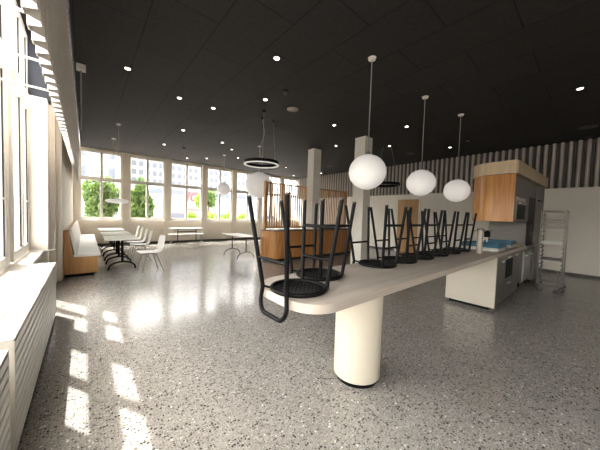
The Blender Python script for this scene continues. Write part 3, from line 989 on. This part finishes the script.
def arch_foot(mb, span, h, r, n=14):
    pts = []
    for k in range(n + 1):
        a = PI * k / n
        pts.append((-span / 2 * math.cos(a), 0, 0.012 + h * math.sin(a) ** 0.8 if 0 < k < n else 0.012))
    mb.tube(pts, r, 8)
    return mb
def cafe_table(name, label, loc, rotz, L, W, top_z, span, group, mat='dark_iron', leg_in=0.22, arch_h=0.15, r=0.016):
    """length along local y, two columns on arched feet"""
    t = thing(name, label, 'table', loc, rotz, group)
    MB().prism(rrect(-W / 2, W / 2, -L / 2, L / 2, (0.03,) * 4, 4), top_z - 0.022, top_z).build('table_top', 'table_top', t)
    MB().prism(rrect(-W / 2 + 0.004, W / 2 - 0.004, -L / 2 + 0.004, L / 2 - 0.004, (0.03,) * 4, 4), top_z - 0.030, top_z - 0.022).build('edge_band', 'black', t)
    for s in (-1, 1):
        y = s * (L / 2 - leg_in)
        l = MB().tube([(0, y, arch_h), (0, y, top_z - 0.03)], 0.026 if r > 0.014 else 0.018, 12).build('leg', mat, t)
        f = MB()
        arch_foot(f, span, arch_h, r)
        f.v = [(v[0], v[1] + y, v[2]) for v in f.v]
        f.build('foot', mat, t)
        MB().box(-W / 2 + 0.06, W / 2 - 0.06, y - 0.02, y + 0.02, top_z - 0.045, top_z - 0.0305).build('bracket', mat, t)
    return t
t1 = cafe_table('cafe_table', 'pale dining table nearest the camera in the bench row', (0.69, 7.96, 0), 0, 1.24, 0.70, 0.765, 0.55, 'tables in front of the bench', 'black', 0.19, 0.19, 0.020)
dup(t1, (0.69, 9.42, 0), 0, 'pale dining table in the middle of the bench row')
dup(t1, (0.69, 11.15, 0), 0, 'pale dining table farthest along the bench, by the windows')

cafe_table('cafe_table', 'pale table with thin dark arched feet standing alone left of the serving bar', (3.98, 7.86, 0), 0.0, 1.40, 0.62, 0.745, 0.60, 'loose tables near the windows', 'dark_iron', 0.20, 0.21, 0.0135)
wt = cafe_table('cafe_table', 'long pale table standing lengthwise below the third window', (3.32, 11.35, 0), PI / 2, 1.30, 0.70, 0.765, 0.55, 'loose tables near the windows', 'dark_iron', 0.28, 0.12, 0.011)
MB().box(-0.012, 0.012, -0.37, 0.37, 0.60, 0.64).build('crossbar', 'dark_iron', wt)

wb = thing('slim_bench', 'low white slim bench behind the table under the third window', 'bench', (3.52, 12.05, 0))
MB().box(-0.75, 0.75, -0.16, 0.16, 0.44, 0.46).build('seat', 'table_top', wb, bevel=0.006)
for sx in (-1, 1):
    for sy in (-1, 1):
        MB().tube([(sx * 0.62, sy * 0.09, 0.43), (sx * 0.68, sy * 0.13, 0)], 0.011, 8).build('leg', 'chrome', wb)

def chair_parts(root):
    # one-piece white shell, local +x is the back of the chair
    prof = [(-0.23, 0.445), (-0.20, 0.452), (-0.10, 0.448), (0.05, 0.440), (0.13, 0.442), (0.175, 0.465), (0.20, 0.51), (0.215, 0.58), (0.232, 0.68), (0.250, 0.76), (0.258, 0.80)]
    wid = [0.20, 0.21, 0.215, 0.215, 0.20, 0.185, 0.18, 0.19, 0.205, 0.20, 0.17]
    dish = [0.0, 0.004, 0.012, 0.016, 0.016, 0.018, 0.02, 0.025, 0.03, 0.03, 0.025]
    def strip(a, b_, nm):
        mb = MB()
        nw = 8
        vs = []
        for t in (0.0, 0.010):
            for i in range(a, b_):
                for k in range(nw + 1):
                    u = k / nw * 2 - 1
                    x, z = prof[i]
                    d = dish[i] * (1 - u * u)
                    vert = min(1.0, max(0.0, (i - 3.5) / 3.0))
                    vs.append((x + d * vert + t * vert, u * wid[i], z - d * (1 - vert) - t * (1 - vert)))
        R_ = b_ - a
        st_ = R_ * (nw + 1)
        fs = []
        for i in range(R_ - 1):
            for k in range(nw):
                q = (i * (nw + 1) + k, i * (nw + 1) + k + 1, (i + 1) * (nw + 1) + k + 1, (i + 1) * (nw + 1) + k)
                fs.append(q)
                fs.append(tuple(st_ + j for j in reversed(q)))
        for i in range(R_ - 1):
            for k in (0, nw):
                q = (i * (nw + 1) + k, (i + 1) * (nw + 1) + k, st_ + (i + 1) * (nw + 1) + k, st_ + i * (nw + 1) + k)
                fs.append(q)
        for i in (0, R_ - 1):
            for k in range(nw):
                q = (i * (nw + 1) + k, i * (nw + 1) + k + 1, st_ + i * (nw + 1) + k + 1, st_ + i * (nw + 1) + k)
                fs.append(q)
        mb.add(vs, fs, True)
        return mb.build(nm, 'white_plastic', root)
    strip(0, 6, 'seat')
    strip(5, 11, 'backrest')
    for s in (-1, 1):
        MB().tube([(-0.12, s * 0.13, 0.425), (-0.20, s * 0.205, 0.005)], 0.009, 8).build('leg', 'chair_leg', root)
        MB().tube([(0.08, s * 0.13, 0.420), (0.225, s * 0.205, 0.005)], 0.009, 8).build('leg', 'chair_leg', root)
    fr = MB().tube([(-0.12, -0.13, 0.425), (-0.12, 0.13, 0.425)], 0.009, 8).tube([(0.08, -0.13, 0.42), (0.08, 0.13, 0.42)], 0.009, 8).tube([(-0.12, -0.13, 0.425), (0.08, -0.13, 0.42)], 0.009, 8).tube([(-0.12, 0.13, 0.425), (0.08, 0.13, 0.42)], 0.009, 8)
    fr.build('seat_frame', 'chair_leg', root)
c0 = thing('shell_chair', 'white shell chair on thin metal legs, nearest in the dining row', 'chair', (1.21, 7.08, 0), 0.10, 'white chairs along the dining tables')
chair_parts(c0)
c0.scale = (1.08, 1.08, 1.08)
for (x, y, rz), lb in zip(((1.23, 8.70, 0.0), (1.23, 9.43, 0.0), (1.23, 10.30, 0.0), (1.23, 11.15, 0.0)),
                          ('white shell chair second nearest in the dining row', 'white shell chair in the middle of the dining row',
                           'white shell chair second farthest in the dining row', 'white shell chair farthest in the dining row, by the windows')):
    dup(c0, (x, y, 0), rz, lb)

# ------------------------------------------------------------------ pendant lamps
def globe(x, y, z, r, label, mat='opal', flat=0.95, group=None, zceil=ZC):
    t = thing('globe_pendant', label, 'lamp', (x, y, zceil), 0, group)
    prof = []
    n = 22
    for k in range(n + 1):
        a = -PI / 2 + PI * k / n
        prof.append((max(1e-7, r * math.cos(a)), (z - zceil) + r * flat * math.sin(a)))
    MB().lathe(prof, (0, 0, 0), 40).build('globe', mat, t)
    top = z - zceil + r * flat
    MB().lathe([(0.035, top - 0.012), (0.035, top + 0.03), (0.012, top + 0.05)], (0, 0, 0), 20).build('fitting', 'chrome', t)
    MB().tube([(0, 0, top + 0.04), (0, 0, -0.03)], 0.0075, 8).build('rod', 'cord', t)
    MB().lathe([(0.05, -0.03), (0.06, -0.0005)], (0, 0, 0), 24).build('ceiling_rose', 'lens_off', t)
    return t
globe(3.215, 2.27, 2.165, 0.272, 'white globe pendant nearest the camera, in front of a column', group='globe pendants over the counter')
globe(4.97, 2.265, 2.190, 0.262, 'white globe pendant in the middle of the row of three', group='globe pendants over the counter')
globe(6.36, 2.09, 2.145, 0.262, 'white globe pendant beside the wood clad kitchen unit', group='globe pendants over the counter')
globe(4.62, 7.74, 2.49, 0.46, 'large white globe pendant behind the left end of the slatted screen', 'opal_dim', 0.97)
globe(4.33, 10.0, 2.445, 0.27, 'small distant globe pendant before the fourth window', 'opal_dim', 0.92)

def saucer(x, y, z, label):
    t = thing('saucer_pendant', label, 'lamp', (x, y, ZC), 0, 'saucer pendants over the bench row')
    sz = z - ZC
    MB().lathe([(0.0, sz - 0.065), (0.14, sz - 0.06), (0.21, sz - 0.04), (0.235, sz - 0.005), (0.235, sz + 0.01), (0.20, sz + 0.04), (0.10, sz + 0.062), (0.0, sz + 0.066)], (0, 0, 0), 36).build('shade', 'opal', t)
    MB().tube([(0, 0, sz + 0.06), (0.0, 0, -0.03)], 0.005, 6).build('cord', 'cord', t)
    MB().lathe([(0.05, -0.03), (0.055, -0.0005)], (0, 0, 0), 20).build('ceiling_rose', 'lens_off', t)
saucer(0.70, 8.66, 1.71, 'flat white saucer pendant hanging over the bench row tables')
saucer(0.72, 10.55, 1.76, 'second flat white saucer pendant, half hidden behind the nearer one')

def ring_lamp(x, y, z, r, label, cords, dmat='opal'):
    t = thing('ring_pendant', label, 'lamp', (x, y, ZC), 0, 'black ring pendants')
    dz = z - ZC
    w, h = 0.055, 0.068
    MB().lathe([(r - w, dz), (r, dz), (r, dz + h), (r - w, dz + h), (r - w, dz)], (0, 0, 0), 64, False, caps=False).build('ring', 'black', t)
    MB().lathe([(r - w + 0.002, dz - 0.020), (r - 0.002, dz - 0.020), (r - 0.002, dz - 0.0005), (r - w + 0.002, dz - 0.0005), (r - w + 0.002, dz - 0.020)], (0, 0, 0), 64, False, caps=False).build('diffuser', dmat, t)
    for k, (cx, cy, wav) in enumerate(cords):
        a = math.atan2(cy, cx)
        ex, ey = (r - w / 2) * math.cos(a), (r - w / 2) * math.sin(a)
        pts = []
        for i in range(13):
            u = i / 12
            o_ = wav * math.sin(u * PI) * math.sin(u * 2.2 * PI)
            pts.append((cx * (1 - u) + ex * u + o_, cy * (1 - u) + ey * u - o_, -0.02 + (dz + h + 0.02) * u))
        MB().tube(pts, 0.006 if wav else 0.004, 6).build('cord', 'cord', t)
        MB().lathe([(0.03, -0.03), (0.035, -0.0005)], (cx, cy, 0), 16).build('ceiling_rose', 'black', t)
    return t
ring_lamp(3.30, 5.42, 2.70, 0.43, 'black ring pendant hanging left of centre before the windows', ((0.02, 0.03, 0.05), (0.32, 0.0, 0.0), (-0.2, -0.38, 0.0)))
ring_lamp(7.55, 4.62, 2.55, 0.47, 'black ring pendant half hidden behind the nearest globe', ((0.0, 0.12, 0.0), (0.12, -0.1, 0.0)), 'dark_disc')

# ------------------------------------------------------------------ ceiling fittings
dl = None
DL = [(0.539, 5.173, 'single downlight nearest the left metal band'), (1.483, 5.723, 'downlight second from the left metal band, before the ring pendant'),
      (2.197, 5.725, 'downlight left of the ring pendant cords'), (2.159, 7.879, 'downlight above the dining chairs'),
      (3.496, 8.263, 'large bright downlight directly left of the ring pendant'), (2.126, 10.078, 'downlight nearest the second window'),
      (4.137, 8.897, 'downlight just left of the ring pendant rim'), (2.189, 3.238, 'brightest downlight high on the ceiling above the ring pendant'),
      (2.809, 4.527, 'downlight between the smoke detector and the ring pendant'), (4.89, 4.518, 'downlight above and between the two columns'),
      (6.375, 5.779, 'downlight between the two columns, lower one'), (7.561, 4.522, 'downlight just right of the near column'),
      (6.242, 3.275, 'downlight between the first two globe rods'), (9.01, 3.225, 'downlight left of the third globe rod'),
      (6.514, 0.321, 'lone downlight at the right edge above the rack'), (3.428, 11.85, 'downlight above the third window'),
      (4.953, 10.042, 'downlight over the small distant globe'), (7.632, 10.201, 'downlight right of the ring pendant, over the screen'),
      (4.048, 11.208, 'faint downlight by the top of the fourth window'), (9.5, 11.9, 'downlight far behind the slatted screen near the corner'),
      (9.936, 10.042, 'downlight behind the left column near the right wall')]
for k, (x, y, lb) in enumerate(DL):
    lb = 'round recessed ' + lb
    if dl is None:
        dl = thing('ceiling_downlight', lb, 'downlight', (x, y, ZC), 0, 'recessed ceiling downlights')
        MB().lathe([(0.036, -0.004), (0.046, -0.009), (0.050, -0.0006)], (0, 0, 0), 24, caps=False).build('trim_ring', 'lens_off', dl)
        MB().lathe([(0.0, -0.012), (0.035, -0.0105)], (0, 0, 0), 24).build('lens', 'lens', dl)
    else:
        dup(dl, (x, y, ZC), 0, lb)
DS = [(3.517, 4.516, 0.13, 'brown_disc', 'round taupe ceiling speaker above the ring pendant'), (9.248, 0.276, 0.17, 'dark_disc', 'round dark ceiling vent at the right picture edge'),
      (8.767, 8.342, 0.15, 'dark_disc', 'dim round ceiling speaker right of the left column'), (8.933, 4.498, 0.15, 'dark_disc', 'dim round ceiling speaker above the middle globe'),
      (10.3, 0.262, 0.10, 'dark_disc', 'small dim ceiling disc just above the corrugated metal at right')]
for x, y, r, mt, lb in DS:
    t = thing('ceiling_speaker', lb, 'speaker', (x, y, ZC), 0, 'round ceiling speakers')
    MB().lathe([(0.001, -0.010), (r * 0.88, -0.012), (r * 0.88, -0.006)], (0, 0, 0), 32).build('grille', mt, t)
    MB().lathe([(r * 0.885, -0.014), (r, -0.010), (r, -0.0006)], (0, 0, 0), 32, caps=False).build('bezel', mt, t)
for x, y, lb in ((2.893, 3.947, 'black dome sensor on the ceiling below the brightest downlight'), (2.782, 10.035, 'small black ceiling sensor near the second window'),
                 (8.444, 2.563, 'small black ceiling sensor right of the third globe rod')):
    t = thing('smoke_detector', lb, 'sensor', (x, y, ZC), 0, 'ceiling sensors')
    MB().lathe([(0.05, -0.03), (0.06, -0.0006)], (0, 0, 0), 20).build('mount', 'black', t)
    MB().lathe([(0.0, -0.075), (0.03, -0.065), (0.042, -0.04), (0.042, -0.031)], (0, 0, 0), 20).build('dome', 'dark_iron', t)
hb = thing('hanging_cable', 'white ceiling box with a thin cable hanging beside the left metal band', 'cable', (-0.05, 5.60, ZC))
MB().box(-0.06, 0.06, -0.05, 0.05, -0.09, -0.0006).build('ceiling_box', 'frame', hb)
MB().tube([(0, 0, -0.09), (0, 0, -1.05)], 0.010, 8).build('cable', 'cord', hb)

# ------------------------------------------------------------------ outside: street, planting, houses
struct(MB().box(-60, 70, YW + 0.3, 90, -0.6, -0.14).build('street', 'asphalt'), 'pale street outside the tall windows', 'street')
struct(MB().box(-60, -0.91, -40, YW + 0.29, -0.6, -0.14).build('pavement', 'asphalt'), 'pale pavement outside the left windows', 'pavement')

def foliage(cx, cy, cz, rx, ry, rz_, n, size, seed):
    rnd = random.Random(seed)
    mb = MB()
    for _ in range(n):
        while True:
            p = Vector((rnd.uniform(-1, 1), rnd.uniform(-1, 1), rnd.uniform(-1, 1)))
            if p.length <= 1 and (p.length > 0.45 or rnd.random() < 0.3):
                break
        k = 1 + 0.18 * math.sin(5 * p.x + 3 * p.z + seed) + 0.12 * math.sin(7 * p.z - 4 * p.y)
        c = Vector((cx + p.x * rx * k, cy + p.y * ry * k, cz + p.z * rz_ * k))
        e = Euler((rnd.uniform(0, 6.3), rnd.uniform(0, 6.3), rnd.uniform(0, 6.3))).to_matrix()
        s = size * rnd.uniform(0.6, 1.3)
        pts = [c + e @ Vector(q) for q in ((-s, 0, 0), (-0.2 * s, -0.45 * s, 0.1 * s), (s, 0, 0), (-0.2 * s, 0.45 * s, 0.1 * s))]
        mb.add(pts, [(0, 1, 2, 3)])
    return mb
def tree(name, x, y, zc, rx, rz_, n, size, seed, label, mat='leaf'):
    t = thing(name, label, 'tree', (x, y, -0.14), 0)
    foliage(0, 0, zc + 0.14, rx, rx, rz_, n, size, seed).build('foliage', mat, t)
    MB().tube([(0, 0, 0), (0.03, 0.02, (zc - rz_ * 0.4 + 0.14)), (0.0, 0.05, zc + 0.14)], [0.07, 0.05, 0.02], 8).build('trunk', 'bark', t)
    return t
tree('leafy_tree', 0.62, 17.3, 1.85, 0.78, 1.28, 2600, 0.13, 3, 'broad leafy green tree outside the window nearest the bench')
tree('bushy_tree', 2.42, 17.2, 1.85, 0.62, 1.22, 2200, 0.13, 5, 'rounded bushy green tree outside the second window')
tree('young_tree', 7.05, 19.0, 2.55, 0.62, 0.75, 800, 0.12, 8, 'young loose green tree outside the fourth window')
tree('street_tree', 9.05, 27.0, 2.6, 0.5, 0.7, 500, 0.12, 11, 'small yellowish tree beside the red lettering', 'leaf_lime')
for k, (x, lb) in enumerate(((4.65, 'lime green shrub outside the right half of the third window'), (5.80, 'lime green shrub outside the left half of the fourth window'),
                             (6.72, 'lime green shrub outside the right half of the fourth window'), (7.72, 'lime green shrub outside the window left of the large globe'))):
    t = thing('lime_shrub', lb, 'shrub', (x, 15.0, -0.14), 0, 'lime shrubs below the windows')
    foliage(0, 0, 0.98, 0.34, 0.30, 0.62, 520, 0.10, 20 + k).build('foliage', 'leaf_lime', t)
    MB().tube([(0, 0, 0), (0, 0, 0.7)], 0.03, 6).build('stem', 'bark', t)

def building(name, label, x0, x1, y0, y1, h, z0w, nrow, ncol, wfrac, rowh, mat='facade'):
    t = thing(name, label, 'building', (x0, y0, -0.14))
    MB().box(0, x1 - x0, 0, y1 - y0, 0, h).build('wall', mat, t)
    cw = (x1 - x0) / ncol
    for r in range(nrow):
        for c in range(ncol):
            wx = (c + 0.5) * cw
            wz = z0w + r * rowh
            MB().box(wx - cw * wfrac / 2, wx + cw * wfrac / 2, -0.05, -0.002, wz, wz + rowh * 0.58).build('window', 'facade_glass', t)
    MB().box(-0.1, x1 - x0 + 0.1, -0.2, y1 - y0, h, h + 0.25).build('roof', mat, t)
    return t
building('office_block', 'long pale office block with a grid of windows across the street', 5.2, 29.0, 46, 58, 14.5, 5.75, 3, 26, 0.62, 1.28)
building('white_house', 'plain white house with two small windows beyond the first tree', -7.5, 4.0, 40, 50, 16.0, 5.2, 3, 4, 0.22, 2.6)
shop = thing('shop_hall', 'low white hall with red lettering and a blue window strip across the street', 'building', (5.0, 32.0, -0.14))
MB().box(0, 14.0, 0, 6, 0, 4.4).build('wall', 'facade', shop)
MB().box(0.4, 13.6, -0.04, -0.002, 3.5, 4.0).build('window', 'facade_glass', shop)
MB().box(3.9, 6.6, -0.06, -0.002, 1.72, 1.86).build('stripe', 'red', shop)
fc = bpy.data.curves.new('lettering', 'FONT')
fc.body = 'JO'
fc.size = 1.5
fc.offset = 0.02
fc.extrude = 0.03
fc.shear = 0.25
ft = bpy.data.objects.new('lettering_curve', fc)
C.objects.link(ft)
bpy.context.view_layer.update()
fm = bpy.data.meshes.new_from_object(ft.evaluated_get(bpy.context.evaluated_depsgraph_get()))
bpy.data.objects.remove(ft)
fm.materials.clear()
fm.materials.append(M['red'])
fo = bpy.data.objects.new('lettering', fm)
C.objects.link(fo)
fo.parent = shop
fo.location = (4.1, -0.05, 2.85)
fo.rotation_euler = (PI / 2, 0, 0)

def car(x, y, rz, mat, label):
    t = thing('parked_car', label, 'car', (x, y, -0.14), rz, 'cars parked across the street')
    body = [(-2.1, 0.28), (2.1, 0.28), (2.15, 0.62), (1.95, 0.80), (1.15, 0.90), (-1.75, 0.95), (-2.08, 0.80)]
    side_poly(MB(), body, -0.85, 0.85).build('body', mat, t, bevel=0.06)
    cab = [(-1.65, 0.94), (1.05, 0.90), (0.45, 1.40), (-1.15, 1.43)]
    side_poly(MB(), cab, -0.72, 0.72).build('cabin', 'facade_glass', t, bevel=0.05)
    MB().box(-1.10, 0.42, -0.70, 0.70, 1.425, 1.46).build('roof', mat, t, bevel=0.02)
    for sx in (-1.3, 1.3):
        for sy in (-0.78, 0.78):
            MB().tube([(sx, sy - 0.1, 0.32), (sx, sy + 0.1, 0.32)], 0.32, 18).build('wheel', 'tyre', t)
    return t
car(6.3, 24.0, 0.0, 'car_red', 'red parked car beyond the left half of the third window')
car(11.0, 24.2, 0.0, 'car_dark', 'dark blue parked car beyond the lime shrub of the third window')
car(15.6, 24.2, 0.0, 'car_white', 'white parked car beyond the fourth window')
